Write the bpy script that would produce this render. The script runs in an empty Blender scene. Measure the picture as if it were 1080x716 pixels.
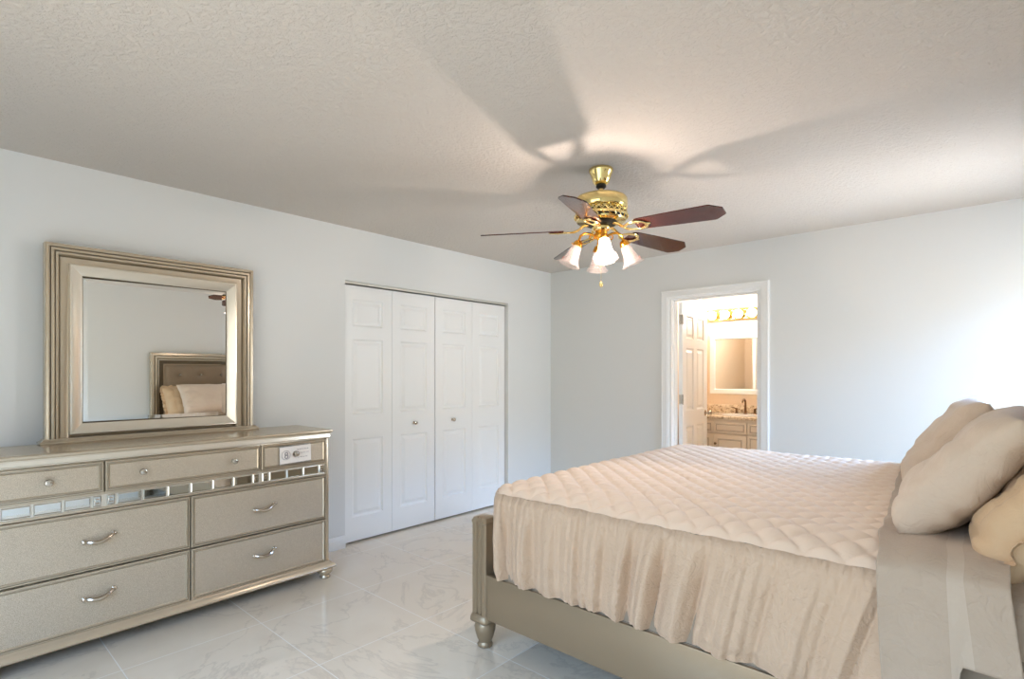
import bpy, bmesh, math, random
from mathutils import Vector, Matrix, noise
PI = math.pi
R = math.radians
scene = bpy.context.scene
COL = scene.collection

# ------------------------------------------------------------------ camera
FPX, V0, TH = 566.26, 394.73, 42.042
CAM = (3.676, -4.721, 1.316)
cd = bpy.data.cameras.new('camera')
cam = bpy.data.objects.new('camera', cd)
COL.objects.link(cam)
cam.location = CAM
cam.rotation_euler = (PI / 2, 0, R(TH))
cd.sensor_width = 36
cd.lens = FPX / 1080 * 36
cd.shift_y = (V0 - 358) / 1080
cd.clip_start = 0.02
scene.camera = cam
scene.view_settings.view_transform = 'Standard'
scene.view_settings.look = 'None'
scene.view_settings.gamma = 1
scene.view_settings.use_curve_mapping = False
scene.view_settings.exposure = 0.75
try:
    scene.cycles.use_denoising = True
    scene.cycles.max_bounces = 10
    scene.cycles.diffuse_bounces = 6
    scene.cycles.glossy_bounces = 5
    scene.cycles.transparent_max_bounces = 12
    scene.cycles.sample_clamp_indirect = 8
    scene.cycles.caustics_reflective = False
    scene.cycles.caustics_refractive = False
except Exception:
    pass

# ------------------------------------------------------------------ sky and daylight
SKY_STRENGTH = 15.0
SKY_FRONT, SKY_RIGHT = 0.45, 2.6
FRONT_TINT = (1.12, 1.0, 0.83)
world = bpy.data.worlds.new('world')
scene.world = world
world.use_nodes = True
nt = world.node_tree
nt.nodes.clear()
wo = nt.nodes.new('ShaderNodeOutputWorld')
bg = nt.nodes.new('ShaderNodeBackground')
tc = nt.nodes.new('ShaderNodeTexCoord')
sx = nt.nodes.new('ShaderNodeSeparateXYZ')
rp = nt.nodes.new('ShaderNodeValToRGB')
mp = nt.nodes.new('ShaderNodeMapRange')
nt.links.new(tc.outputs['Generated'], sx.inputs[0])
nt.links.new(sx.outputs['Z'], mp.inputs['Value'])
mp.inputs['From Min'].default_value = -1
mp.inputs['From Max'].default_value = 1
nt.links.new(mp.outputs[0], rp.inputs[0])
e = rp.color_ramp.elements
e[0].position = 0.0
e[0].color = (0.30, 0.30, 0.31, 1)
e[1].position = 1.0
e[1].color = (0.37, 0.63, 1.12, 1)
for pos, c in ((0.5, (0.26, 0.275, 0.29, 1)), (0.60, (0.17, 0.19, 0.21, 1)), (0.67, (0.37, 0.63, 1.12, 1))):
    q = rp.color_ramp.elements.new(pos)
    q.color = c
# sky shaped by direction to balance the daylight: strong right, weak and warm front
dm = nt.nodes.new('ShaderNodeMapRange')
ay = nt.nodes.new('ShaderNodeMath')
ay.operation = 'MULTIPLY_ADD'
ay.inputs[1].default_value = 1.0
nt.links.new(sx.outputs['Y'], ay.inputs[0])
nt.links.new(sx.outputs['X'], ay.inputs[2])
nt.links.new(ay.outputs[0], dm.inputs['Value'])
dm.inputs['From Min'].default_value = 0.42
dm.inputs['From Max'].default_value = 1.18
tm = nt.nodes.new('ShaderNodeMix')
tm.data_type = 'VECTOR'
nt.links.new(dm.outputs[0], tm.inputs[0])
tm.inputs[4].default_value = [SKY_FRONT * c for c in FRONT_TINT]
tm.inputs[5].default_value = (SKY_RIGHT, SKY_RIGHT, SKY_RIGHT)
vs_ = nt.nodes.new('ShaderNodeVectorMath')
vs_.operation = 'MULTIPLY'
nt.links.new(rp.outputs[0], vs_.inputs[0])
nt.links.new(tm.outputs[1], vs_.inputs[1])
nt.links.new(vs_.outputs[0], bg.inputs['Color'])
bg.inputs['Strength'].default_value = SKY_STRENGTH
nt.links.new(bg.outputs[0], wo.inputs[0])


def area_portal(name, loc, rot, sx_, sy_):
    l = bpy.data.lights.new(name, 'AREA')
    l.shape = 'RECTANGLE'
    l.size, l.size_y = sx_, sy_
    l.cycles.is_portal = True
    o = bpy.data.objects.new(name, l)
    o.location, o.rotation_euler = loc, rot
    COL.objects.link(o)


# window openings (metres): in the right wall beside the back wall, and a glass door behind the camera
H = 2.44
RW, FW = 4.10, -5.35
WIN = (-1.00, -0.11, 0.50, 2.05)         # y0 y1 z0 z1 in the right wall
SLD = (1.45, 3.75, 0.06, 2.06)           # x0 x1 z0 z1 in the front wall
area_portal('right_window_portal', (RW + 0.14, (WIN[0] + WIN[1]) / 2, (WIN[2] + WIN[3]) / 2), (0, R(90), 0), WIN[3] - WIN[2], WIN[1] - WIN[0])
area_portal('front_window_portal', ((SLD[0] + SLD[1]) / 2, FW - 0.14, (SLD[2] + SLD[3]) / 2), (R(90), 0, 0), SLD[1] - SLD[0], SLD[3] - SLD[2])
# strengths of the lamps (each lamp is made in its own builder below)
FAN_BULB = (20.0, 0.04, 0.04, 0.04)
BATH_BULB = 62.0


# ------------------------------------------------------------------ materials
def srgb(r, g, b):
    f = lambda c: (c / 255 / 12.92) if c / 255 <= 0.04045 else ((c / 255 + 0.055) / 1.055) ** 2.4
    return (f(r), f(g), f(b), 1)


class Mat:
    def __init__(self, name, color, rough=0.5, metal=0.0, **kw):
        self.m = bpy.data.materials.new(name)
        self.m.use_nodes = True
        self.nt = self.m.node_tree
        self.p = self.nt.nodes['Principled BSDF']
        self.p.inputs['Base Color'].default_value = color
        self.p.inputs['Roughness'].default_value = rough
        self.p.inputs['Metallic'].default_value = metal
        for k, v in kw.items():
            self.p.inputs[k].default_value = v
        self.tc = self.nt.nodes.new('ShaderNodeTexCoord')

    def node(self, t):
        return self.nt.nodes.new(t)

    def link(self, a, b):
        self.nt.links.new(a, b)

    def noise(self, scale, detail=3, rough=0.5, dist=0.0, stretch=None):
        n = self.node('ShaderNodeTexNoise')
        n.inputs['Scale'].default_value = scale
        n.inputs['Detail'].default_value = detail
        n.inputs['Roughness'].default_value = rough
        n.inputs['Distortion'].default_value = dist
        if stretch:
            mpn = self.node('ShaderNodeMapping')
            mpn.inputs['Scale'].default_value = stretch
            self.link(self.tc.outputs['Object'], mpn.inputs['Vector'])
            self.link(mpn.outputs[0], n.inputs['Vector'])
        else:
            self.link(self.tc.outputs['Object'], n.inputs['Vector'])
        return n

    def bump(self, sock, strength, dist=0.01):
        b = self.node('ShaderNodeBump')
        b.inputs['Strength'].default_value = strength
        b.inputs['Distance'].default_value = dist
        self.link(sock, b.inputs['Height'])
        old = self.p.inputs['Normal'].links
        if old:
            self.link(old[0].from_socket, b.inputs['Normal'])
        self.link(b.outputs[0], self.p.inputs['Normal'])
        return b

    def ramp(self, sock, stops, to='Base Color'):
        r = self.node('ShaderNodeValToRGB')
        el = r.color_ramp.elements
        el[0].position, el[0].color = stops[0]
        el[1].position, el[1].color = stops[-1]
        for p_, c_ in stops[1:-1]:
            q_ = el.new(p_)
            q_.color = c_
        self.link(sock, r.inputs[0])
        if to:
            self.link(r.outputs[0], self.p.inputs[to])
        return r


M = {}


def add(key, *a, **k):
    M[key] = Mat(key, *a, **k)
    return M[key]


WALLC = srgb(227, 229, 227)
m = add('wall_paint', WALLC, 0.75)
m.bump(m.noise(180, 3).outputs['Fac'], 0.12, 0.002)
m = add('ceiling_paint', srgb(214, 207, 198), 0.9)
n1 = m.noise(46, 4, 0.6, 0.6)
rr = m.ramp(n1.outputs['Fac'], [(0.40, (0, 0, 0, 1)), (0.60, (1, 1, 1, 1))], None)
m.bump(rr.outputs[0], 0.62, 0.006)
m = add('white_paint', srgb(242, 243, 241), 0.4)
m = add('bath_wall_paint', srgb(236, 218, 196), 0.7)
m = add('track_metal', srgb(200, 198, 188), 0.45, 0.3)
m = add('dark_gap', srgb(38, 36, 32), 0.8)
m = add('chrome', srgb(200, 196, 188), 0.18, 1.0)

# porcelain floor: 61 cm tiles, marble veins
m = add('floor_tile', srgb(214, 207, 194), 0.05, 0.0)
m.p.inputs['Specular IOR Level'].default_value = 0.85
sep = m.node('ShaderNodeSeparateXYZ')
m.link(m.tc.outputs['Object'], sep.inputs[0])


def gridline(sock, off, pitch, half):
    a = m.node('ShaderNodeMath'); a.operation = 'SUBTRACT'; a.inputs[1].default_value = off
    m.link(sock, a.inputs[0])
    b = m.node('ShaderNodeMath'); b.operation = 'PINGPONG'; b.inputs[1].default_value = pitch / 2
    m.link(a.outputs[0], b.inputs[0])
    c = m.node('ShaderNodeMath'); c.operation = 'LESS_THAN'; c.inputs[1].default_value = half
    m.link(b.outputs[0], c.inputs[0])
    return c.outputs[0]


gx = gridline(sep.outputs[0], 0.79, 0.6096, 0.0022)
gy = gridline(sep.outputs[1], -4.11, 0.6096, 0.0022)
gm = m.node('ShaderNodeMath'); gm.operation = 'MAXIMUM'
m.link(gx, gm.inputs[0]); m.link(gy, gm.inputs[1])
v1 = m.noise(1.1, 7, 0.60, 1.2)
vr = m.ramp(v1.outputs['Fac'], [(0.0, srgb(240, 230, 215)), (0.480, srgb(239, 229, 214)), (0.500, srgb(224, 214, 200)), (0.512, srgb(238, 228, 213)), (1.0, srgb(242, 234, 220))], None)
v2 = m.noise(3.1, 6, 0.6, 0.9)
v2r = m.ramp(v2.outputs['Fac'], [(0.35, srgb(245, 242, 236)), (0.7, srgb(235, 229, 219))], None)
vm = m.node('ShaderNodeMix'); vm.data_type = 'RGBA'; vm.blend_type = 'MULTIPLY'; vm.inputs[0].default_value = 0.5
m.link(vr.outputs[0], vm.inputs[6]); m.link(v2r.outputs[0], vm.inputs[7])
mix = m.node('ShaderNodeMix'); mix.data_type = 'RGBA'
m.link(gm.outputs[0], mix.inputs[0]); m.link(vm.outputs[2], mix.inputs[6])
mix.inputs[7].default_value = srgb(248, 245, 239)
m.link(mix.outputs[2], m.p.inputs['Base Color'])
inv = m.node('ShaderNodeMath'); inv.operation = 'SUBTRACT'; inv.inputs[0].default_value = 1
m.link(gm.outputs[0], inv.inputs[1])
m.bump(inv.outputs[0], 0.4, 0.001)

# champagne silver furniture
m = add('champagne', srgb(203, 190, 168), 0.24, 0.62)
m.bump(m.noise(220, 2).outputs['Fac'], 0.05, 0.001)
m = add('champagne_light', srgb(234, 227, 212), 0.22, 0.55)
m = add('bronze_paint', srgb(158, 141, 117), 0.36, 0.5)
m.bump(m.noise(200, 2).outputs['Fac'], 0.05, 0.001)
m = add('glitter_panel', srgb(190, 180, 162), 0.42, 0.45)
ns = m.noise(420, 2, 0.6)
m.ramp(ns.outputs['Fac'], [(0.32, srgb(172, 158, 137)), (0.5, srgb(197, 183, 162)), (0.68, srgb(221, 210, 192))])
m.bump(ns.outputs['Fac'], 0.25, 0.002)
m = add('groove_shade', srgb(92, 80, 60), 0.5, 0.3)  # shade painted into the moulding grooves to strengthen their contrast
m = add('mirror_glass', (0.86, 0.87, 0.85, 1), 0.0, 1.0)
m = add('mirror_tile', (0.80, 0.81, 0.78, 1), 0.03, 1.0)
m = add('nickel', srgb(196, 186, 172), 0.2, 1.0)
m = add('crystal', (0.52, 0.49, 0.43, 1), 0.10, 0.8)
m = add('black_ink', srgb(44, 42, 40), 0.6)
m = add('grey_ink', srgb(96, 88, 100), 0.6)
m = add('card', srgb(240, 234, 228), 0.6)

# brass, wood, glass of the fan
m = add('brass', srgb(244, 222, 156), 0.13, 1.0)
m = add('brass_amber', srgb(226, 166, 66), 0.16, 1.0)
m = add('black_gap', srgb(20, 18, 14), 0.5)
m = add('mahogany', srgb(64, 26, 18), 0.22, 0.0)
wn = m.noise(9, 5, 0.6, 0.4, (0.6, 10, 10))
m.ramp(wn.outputs['Fac'], [(0.35, srgb(40, 14, 10)), (0.52, srgb(66, 26, 18)), (0.7, srgb(88, 34, 24))])
m.p.inputs['Coat Weight'].default_value = 0.45
m.p.inputs['Coat Roughness'].default_value = 0.04


def glassy(name, tint, transp, transl, gl, rough):
    mm = bpy.data.materials.new(name)
    mm.use_nodes = True
    t = mm.node_tree
    t.nodes.clear()
    out = t.nodes.new('ShaderNodeOutputMaterial')
    a = t.nodes.new('ShaderNodeBsdfTransparent'); a.inputs[0].default_value = (1, 1, 1, 1)
    b = t.nodes.new('ShaderNodeBsdfTranslucent'); b.inputs[0].default_value = tint
    d = t.nodes.new('ShaderNodeBsdfDiffuse'); d.inputs[0].default_value = tint
    g = t.nodes.new('ShaderNodeBsdfGlossy'); g.inputs['Roughness'].default_value = rough
    m0 = t.nodes.new('ShaderNodeMixShader'); m0.inputs[0].default_value = 0.5
    t.links.new(b.outputs[0], m0.inputs[1]); t.links.new(d.outputs[0], m0.inputs[2])
    m1 = t.nodes.new('ShaderNodeMixShader'); m1.inputs[0].default_value = transl
    t.links.new(a.outputs[0], m1.inputs[1]); t.links.new(m0.outputs[0], m1.inputs[2])
    m2 = t.nodes.new('ShaderNodeMixShader'); m2.inputs[0].default_value = gl
    t.links.new(m1.outputs[0], m2.inputs[1]); t.links.new(g.outputs[0], m2.inputs[2])
    t.links.new(m2.outputs[0], out.inputs[0])
    w = Mat.__new__(Mat)
    w.m = mm
    M[name] = w
    return w


glassy('shade_glass', (0.80, 0.68, 0.64, 1), 0, 0.22, 0.08, 0.12)
glassy('window_glass', (1, 1, 1, 1), 0, 0.0, 0.05, 0.0)


def emitter(name, color, strength, clear=0.0):
    mm = bpy.data.materials.new(name)
    mm.use_nodes = True
    t = mm.node_tree
    t.nodes.clear()
    out = t.nodes.new('ShaderNodeOutputMaterial')
    em = t.nodes.new('ShaderNodeEmission')
    em.inputs[0].default_value = color
    em.inputs[1].default_value = strength
    if clear:
        tr = t.nodes.new('ShaderNodeBsdfTransparent')
        mx = t.nodes.new('ShaderNodeMixShader')
        mx.inputs[0].default_value = 1 - clear
        t.links.new(tr.outputs[0], mx.inputs[1])
        t.links.new(em.outputs[0], mx.inputs[2])
        t.links.new(mx.outputs[0], out.inputs[0])
    else:
        t.links.new(em.outputs[0], out.inputs[0])
    w = Mat.__new__(Mat)
    w.m = mm
    M[name] = w


WARM = (1.0, 0.70, 0.50, 1)
emitter('bulb_lit', (1.0, 0.80, 0.60, 1), 40, 0.75)
emitter('bulb_dim', (1.0, 0.80, 0.60, 1), 0.7, 0.75)
emitter('bath_bulb', (1.0, 0.97, 0.91, 1), BATH_BULB)

# cloth


def cloth(key, col, rough=0.85, wr=14, ws=0.25, weave=900):
    mm = add(key, col, rough)
    mm.p.inputs['Sheen Weight'].default_value = 0.15
    mm.bump(mm.noise(wr, 4, 0.55, 0.8).outputs['Fac'], ws, 0.02)
    rn = mm.noise(wr * 0.6, 3, 0.5, 2.2)
    rr_ = mm.ramp(rn.outputs['Fac'], [(0.44, (1, 1, 1, 1)), (0.49, (0, 0, 0, 1)), (0.54, (1, 1, 1, 1))], None)
    mm.bump(rr_.outputs[0], ws * 0.45, 0.006)
    mm.bump(mm.noise(weave, 1).outputs['Fac'], 0.06, 0.001)
    return mm


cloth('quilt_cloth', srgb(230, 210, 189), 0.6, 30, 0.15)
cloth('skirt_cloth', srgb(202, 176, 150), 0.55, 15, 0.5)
cloth('sheet_cloth', srgb(183, 166, 147), 0.75, 12, 0.5)
cloth('sheet_band_cloth', srgb(193, 178, 160), 0.7, 9, 0.25)
cloth('pillow_cloth', srgb(214, 198, 180), 0.8, 11, 0.42)
cloth('sham_cloth', srgb(212, 184, 148), 0.7, 14, 0.25)
cloth('mattress_cloth', srgb(152, 140, 124), 0.85, 20, 0.15)
cloth('headboard_cloth', srgb(142, 124, 102), 0.8, 60, 0.1, 500)

m = add('taupe_paint', srgb(228, 217, 201), 0.45)
m = add('taupe_line', srgb(132, 116, 96), 0.6)
m = add('granite', srgb(222, 206, 182), 0.18)
gn = m.noise(34, 6, 0.7, 0.8)
m.ramp(gn.outputs['Fac'], [(0.36, srgb(128, 104, 78)), (0.45, srgb(206, 186, 158)), (0.62, srgb(240, 228, 208))])
m = add('bronze', srgb(110, 84, 58), 0.3, 0.9)
m = add('amber_ceramic', srgb(150, 112, 74), 0.3)
m = add('porcelain', srgb(240, 236, 228), 0.15)


# ------------------------------------------------------------------ mesh helpers
class MB:
    def __init__(self):
        self.bm = bmesh.new()

    def box(self, x0, x1, y0, y1, z0, z1, bev=0.0, mi=0, seg=2):
        r = bmesh.ops.create_cube(self.bm, size=1)
        vs = r['verts']
        for v in vs:
            v.co = Vector((x0 if v.co.x < 0 else x1, y0 if v.co.y < 0 else y1, z0 if v.co.z < 0 else z1))
        fs = set(f for v in vs for f in v.link_faces)
        for f in fs:
            f.material_index = mi
        if bev > 0:
            es = list(set(ed for v in vs for ed in v.link_edges))
            bmesh.ops.bevel(self.bm, geom=es, offset=bev, segments=seg, profile=0.5, affect='EDGES', material=-1)
        return self

    def rings(self, rings, close_u=True, close_v=False, cap=True, mi=0):
        """rings: list of lists of points, lofted."""
        vr = [[self.bm.verts.new(p) for p in r] for r in rings]
        n = len(vr[0])
        m_ = len(vr)
        for i in range(m_ if close_v else m_ - 1):
            a, b = vr[i], vr[(i + 1) % m_]
            for j in range(n if close_u else n - 1):
                k = (j + 1) % n
                try:
                    f = self.bm.faces.new((a[j], a[k], b[k], b[j]))
                    f.material_index = mi
                except ValueError:
                    pass
        if cap and close_u and not close_v:
            for r in (vr[0], vr[-1]):
                try:
                    f = self.bm.faces.new(r)
                    f.material_index = mi
                except ValueError:
                    pass
        return vr

    def lathe(self, prof, seg=24, c=(0, 0, 0), mat=None, mi=0, mod=None, cap=True):
        """prof: (r, z) list, around local z; mat: a 3x3/4x4 rotation; mod(angle, index) scales r."""
        out = []
        for i, (r, z) in enumerate(prof):
            ring = []
            for k in range(seg):
                a = 2 * PI * k / seg
                q = r * (mod(a, i) if mod else 1)
                p = Vector((q * math.cos(a), q * math.sin(a), z))
                if mat is not None:
                    p = mat @ p
                ring.append(p + Vector(c))
            out.append(ring)
        self.rings(out, cap=cap, mi=mi)
        return self

    def tube(self, pts, r, seg=8, mi=0, closed=False, flat=1.0):
        pts = [Vector(p) for p in pts]
        n = len(pts)
        rs = r if isinstance(r, (list, tuple)) else [r] * n
        up = None
        rings = []
        for i in range(n):
            if closed:
                t = (pts[(i + 1) % n] - pts[i - 1]).normalized()
            else:
                t = (pts[min(i + 1, n - 1)] - pts[max(i - 1, 0)]).normalized()
            if up is None:
                up = Vector((0, 0, 1)) if abs(t.z) < 0.9 else Vector((1, 0, 0))
            s = t.cross(up).normalized()
            up = s.cross(t).normalized()
            rings.append([pts[i] + rs[i] * (math.cos(2 * PI * k / seg) * s + flat * math.sin(2 * PI * k / seg) * up) for k in range(seg)])
        self.rings(rings, close_v=closed, mi=mi)
        return self

    def prism(self, poly, fn0, fn1, mi=0):
        self.rings([[fn0(*p) for p in poly], [fn1(*p) for p in poly]], mi=mi)
        return self

    def frame(self, u0, u1, v0, v1, prof, fn, mi=0, kind='closed', mis=None):
        """mitred moulding; prof: (inset, height) open list; fn(u, v, h)."""
        rows = []
        for d, h in prof:
            if kind == 'closed':
                rows.append([(u0 + d, v0 + d, h), (u0 + d, v1 - d, h), (u1 - d, v1 - d, h), (u1 - d, v0 + d, h)])
            else:
                rows.append([(u0 + d, v0, h), (u0 + d, v1 - d, h), (u1 - d, v1 - d, h), (u1 - d, v0, h)])
        vr = [[self.bm.verts.new(fn(*p)) for p in r] for r in rows]
        for i in range(len(vr) - 1):
            for j in range(4 if kind == 'closed' else 3):
                k = (j + 1) % 4
                f = self.bm.faces.new((vr[i][j], vr[i][k], vr[i + 1][k], vr[i + 1][j]))
                f.material_index = mis[i] if mis else mi
        if kind != 'closed':
            for j in (0, 3):
                try:
                    self.bm.faces.new([r[j] for r in vr]).material_index = mi
                except ValueError:
                    pass
        return self

    def xform(self, mat):
        bmesh.ops.transform(self.bm, matrix=mat, verts=self.bm.verts)
        return self

    def build(self, name, mats, parent=None, smooth=30, recalc=True):
        bm = self.bm
        if recalc:
            bmesh.ops.recalc_face_normals(bm, faces=bm.faces)
        if smooth:
            lim = R(smooth)
            for f in bm.faces:
                f.smooth = True
            for ed in bm.edges:
                if len(ed.link_faces) == 2 and ed.calc_face_angle(0) > lim:
                    ed.smooth = False
        me = bpy.data.meshes.new(name)
        bm.to_mesh(me)
        bm.free()
        if not isinstance(mats, (list, tuple)):
            mats = [mats]
        for k in mats:
            me.materials.append(M[k].m)
        o = bpy.data.objects.new(name, me)
        COL.objects.link(o)
        if parent:
            o.parent = parent
        return o


def tag(o, label=None, cat=None, group=None, kind=None):
    if label: o['label'] = label
    if cat: o['category'] = cat
    if group: o['group'] = group
    if kind: o['kind'] = kind
    return o


def thing(name, label, cat, loc=(0, 0, 0), rz=0.0, group=None):
    o = bpy.data.objects.new(name, None)
    o.empty_display_size = 0.1
    COL.objects.link(o)
    o.location = loc
    o.rotation_euler = (0, 0, rz)
    return tag(o, label, cat, group)


def struct_empty(name, loc=(0, 0, 0), rz=0.0):
    o = bpy.data.objects.new(name, None)
    COL.objects.link(o)
    o.location = loc
    o.rotation_euler = (0, 0, rz)
    return tag(o, kind='structure')


def struct(name, mb, mats, **k):
    return tag(mb.build(name, mats, **k), kind='structure')


def wall_with_hole(mb, fn, u0, u1, z0, z1, holes):
    """fn(u0, u1, z0, z1) adds a wall piece; holes sorted by u: (a, b, z0, z1)."""
    u = u0
    for a, b, c, d in holes:
        fn(u, a, z0, z1)
        if c > z0: fn(a, b, z0, c)
        if d < z1: fn(a, b, d, z1)
        u = b
    fn(u, u1, z0, z1)


def nz(x, y, z=0.0):
    return noise.noise(Vector((x, y, z)))


def sstep(a, b, x):
    t = min(1, max(0, (x - a) / (b - a)))
    return t * t * (3 - 2 * t)


# ------------------------------------------------------------------ room shell
CY0, CY1, CZ = -2.540, -0.702, 2.035            # closet opening in the left wall
DX0, DX1, DZ = 1.405, 2.205, 2.03               # bathroom doorway in the back wall
T = 0.12
BX0, BX1, BY1 = 1.02, 2.95, 1.66                # bathroom

mb = MB(); mb.box(-0.75, RW + 0.2, FW - 0.2, BY1 + 0.15, -0.1, 0.0)
struct('floor', mb, 'floor_tile')
mb = MB(); mb.box(-T, RW + T, FW - T, 0.0, H, H + 0.1)
struct('ceiling', mb, 'ceiling_paint')
mb = MB()
wall_with_hole(mb, lambda a, b, c, d: mb.box(-T, 0, a, b, c, d), FW, 0.0, 0, H, [(CY0, CY1, 0, CZ)])
struct('wall_left', mb, 'wall_paint')
mb = MB()
wall_with_hole(mb, lambda a, b, c, d: mb.box(a, b, 0, T, c, d), -T, RW + T, 0, H, [(DX0, DX1, 0, DZ)])
struct('wall_back', mb, 'wall_paint')
mb = MB()
wall_with_hole(mb, lambda a, b, c, d: mb.box(RW, RW + T, a, b, c, d), FW, 0.0, 0, H, [(WIN[0], WIN[1], WIN[2], WIN[3])])
struct('wall_right', mb, 'wall_paint')
mb = MB()
wall_with_hole(mb, lambda a, b, c, d: mb.box(a, b, FW - T, FW, c, d), 0.0, RW, 0, H, [SLD])
struct('wall_front', mb, 'wall_paint')
# closet recess behind the bifold doors
mb = MB()
mb.box(-0.72, -T - 0.001, CY0 - 0.1, CY0 - 0.02, 0, H); mb.box(-0.72, -T - 0.001, CY1 + 0.02, CY1 + 0.1, 0, H)
mb.box(-0.78, -0.72, CY0 - 0.1, CY1 + 0.1, 0, H); mb.box(-0.72, -T - 0.001, CY0 - 0.02, CY1 + 0.02, H - 0.1, H)
struct('wall_closet', mb, 'wall_paint')
# bathroom shell
mb = MB(); mb.box(BX0 - 0.1, BX1 + 0.1, T, BY1 + 0.1, H, H + 0.1); struct('ceiling_bathroom', mb, 'bath_wall_paint')
mb = MB(); mb.box(BX0 - 0.1, BX1 + 0.1, BY1, BY1 + 0.1, 0, H); struct('wall_bathroom_back', mb, 'bath_wall_paint')
mb = MB(); mb.box(BX0 - 0.1, BX0, T, BY1, 0, H); struct('wall_bathroom_left', mb, 'bath_wall_paint')
mb = MB(); mb.box(BX1, BX1 + 0.1, T, BY1, 0, H); struct('wall_bathroom_right', mb, 'bath_wall_paint')
mb = MB()
wall_with_hole(mb, lambda a, b, c, d: mb.box(a, b, T, T + 0.012, c, d), BX0, BX1, 0, H, [(DX0, DX1, 0, DZ)])
struct('wall_bathroom_front', mb, 'bath_wall_paint')


# baseboards
def base_profile(mb, p0, p1, nrm, h=0.095, t=0.014):
    prof = [(0, 0), (t, 0), (t, h * 0.72), (t * 0.6, h * 0.82), (t * 0.55, h * 0.93), (t * 0.2, h), (0, h)]
    a = [Vector((p0[0] + nrm[0] * d, p0[1] + nrm[1] * d, z)) for d, z in prof]
    b = [Vector((p1[0] + nrm[0] * d, p1[1] + nrm[1] * d, z)) for d, z in prof]
    mb.rings([a, b])


mb = MB(); base_profile(mb, (0, FW), (0, CY0 - 0.002), (1, 0)); base_profile(mb, (0, CY1 + 0.002), (0, 0), (1, 0))
struct('baseboard_left', mb, 'white_paint')
mb = MB(); base_profile(mb, (0.014, 0), (1.326, 0), (0, -1)); base_profile(mb, (2.284, 0), (RW, 0), (0, -1))
struct('baseboard_back', mb, 'white_paint')
mb = MB(); base_profile(mb, (RW, FW), (RW, -0.014), (-1, 0)); struct('baseboard_right', mb, 'white_paint')

# windows
w1 = struct_empty('window_1', (RW, (WIN[0] + WIN[1]) / 2, WIN[2]))
hw, hh = (WIN[1] - WIN[0]) / 2, WIN[3] - WIN[2]
mb = MB()
for a in ((-hw, -hw + 0.04, 0, hh), (hw - 0.04, hw, 0, hh), (-hw + 0.04, hw - 0.04, 0, 0.04), (-hw + 0.04, hw - 0.04, hh - 0.04, hh), (-hw + 0.04, hw - 0.04, hh / 2 - 0.02, hh / 2 + 0.02)):
    mb.box(0.05, 0.09, a[0], a[1], a[2], a[3], 0.004)
mb.build('window_frame', 'white_paint', w1)
mb = MB(); mb.box(0.068, 0.072, -hw + 0.04, hw - 0.04, 0.04, hh - 0.04); mb.build('pane', 'window_glass', w1)
mb = MB(); mb.box(-0.03, 0.05, -hw, hw, -0.025, -0.001, 0.005); mb.build('window_sill', 'white_paint', w1)
w2 = struct_empty('window_2', ((SLD[0] + SLD[1]) / 2, FW, SLD[2]))
hw, hh = (SLD[1] - SLD[0]) / 2, SLD[3] - SLD[2]
mb = MB()
for a in ((-hw, -hw + 0.06, 0, hh), (hw - 0.06, hw, 0, hh), (-hw + 0.06, hw - 0.06, 0, 0.06), (-hw + 0.06, hw - 0.06, hh - 0.06, hh), (-0.04, 0.04, 0.06, hh - 0.06)):
    mb.box(a[0], a[1], -0.09, -0.04, a[2], a[3], 0.004)
mb.build('window_frame', 'white_paint', w2)
mb = MB(); mb.box(-hw + 0.06, -0.04, -0.068, -0.064, 0.06, hh - 0.06); mb.box(0.04, hw - 0.06, -0.068, -0.064, 0.06, hh - 0.06)
mb.build('pane', 'window_glass', w2)


# panelled door leaf: local x = thickness (front at +t), y across, z up
def panel_leaf(w, h, t, cols, rows, both=False):
    """cols, rows: (start, end) of the raised panels across and up."""
    mb = MB()
    bm = mb.bm
    ys = sorted(set([0, w] + [c for p in cols for c in p]))
    zs = sorted(set([0, h] + [c for p in rows for c in p]))

    def grid(x, flip):
        vs = [[bm.verts.new((x, y, z)) for z in zs] for y in ys]
        pf = []
        for i in range(len(ys) - 1):
            for j in range(len(zs) - 1):
                f = bm.faces.new((vs[i][j], vs[i + 1][j], vs[i + 1][j + 1], vs[i][j + 1]))
                if flip: f.normal_flip()
                if (ys[i], ys[i + 1]) in cols and (zs[j], zs[j + 1]) in rows:
                    pf.append(f)
        return vs, pf
    a, pf = grid(t, False)
    b, pb = grid(0, True)
    n, k = len(ys), len(zs)
    for i in range(n - 1):
        bm.faces.new((a[i][0], b[i][0], b[i + 1][0], a[i + 1][0]))
        bm.faces.new((a[i][k - 1], a[i + 1][k - 1], b[i + 1][k - 1], b[i][k - 1]))
    for j in range(k - 1):
        bm.faces.new((a[0][j], a[0][j + 1], b[0][j + 1], b[0][j]))
        bm.faces.new((a[n - 1][j], b[n - 1][j], b[n - 1][j + 1], a[n - 1][j + 1]))
    bm.normal_update()
    for fs in ([pf, pb] if both else [pf]):
        for th, dp in ((0.003, -0.004), (0.010, -0.010), (0.008, 0.0), (0.024, 0.011)):
            bmesh.ops.inset_individual(bm, faces=fs, thickness=th, depth=dp, use_even_offset=True)
    return mb


def round_knob(r=0.016, out=0.034):
    """knob along local +x"""
    mb = MB()
    rot = Matrix.Rotation(R(90), 3, 'Y')
    mb.lathe([(r * 0.75, 0), (r * 0.7, 0.004), (r * 0.34, 0.008), (r * 0.34, out * 0.45), (r * 0.85, out * 0.6), (r, out * 0.78), (r * 0.8, out * 0.95), (r * 0.3, out)], 18, mat=rot)
    return mb


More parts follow.
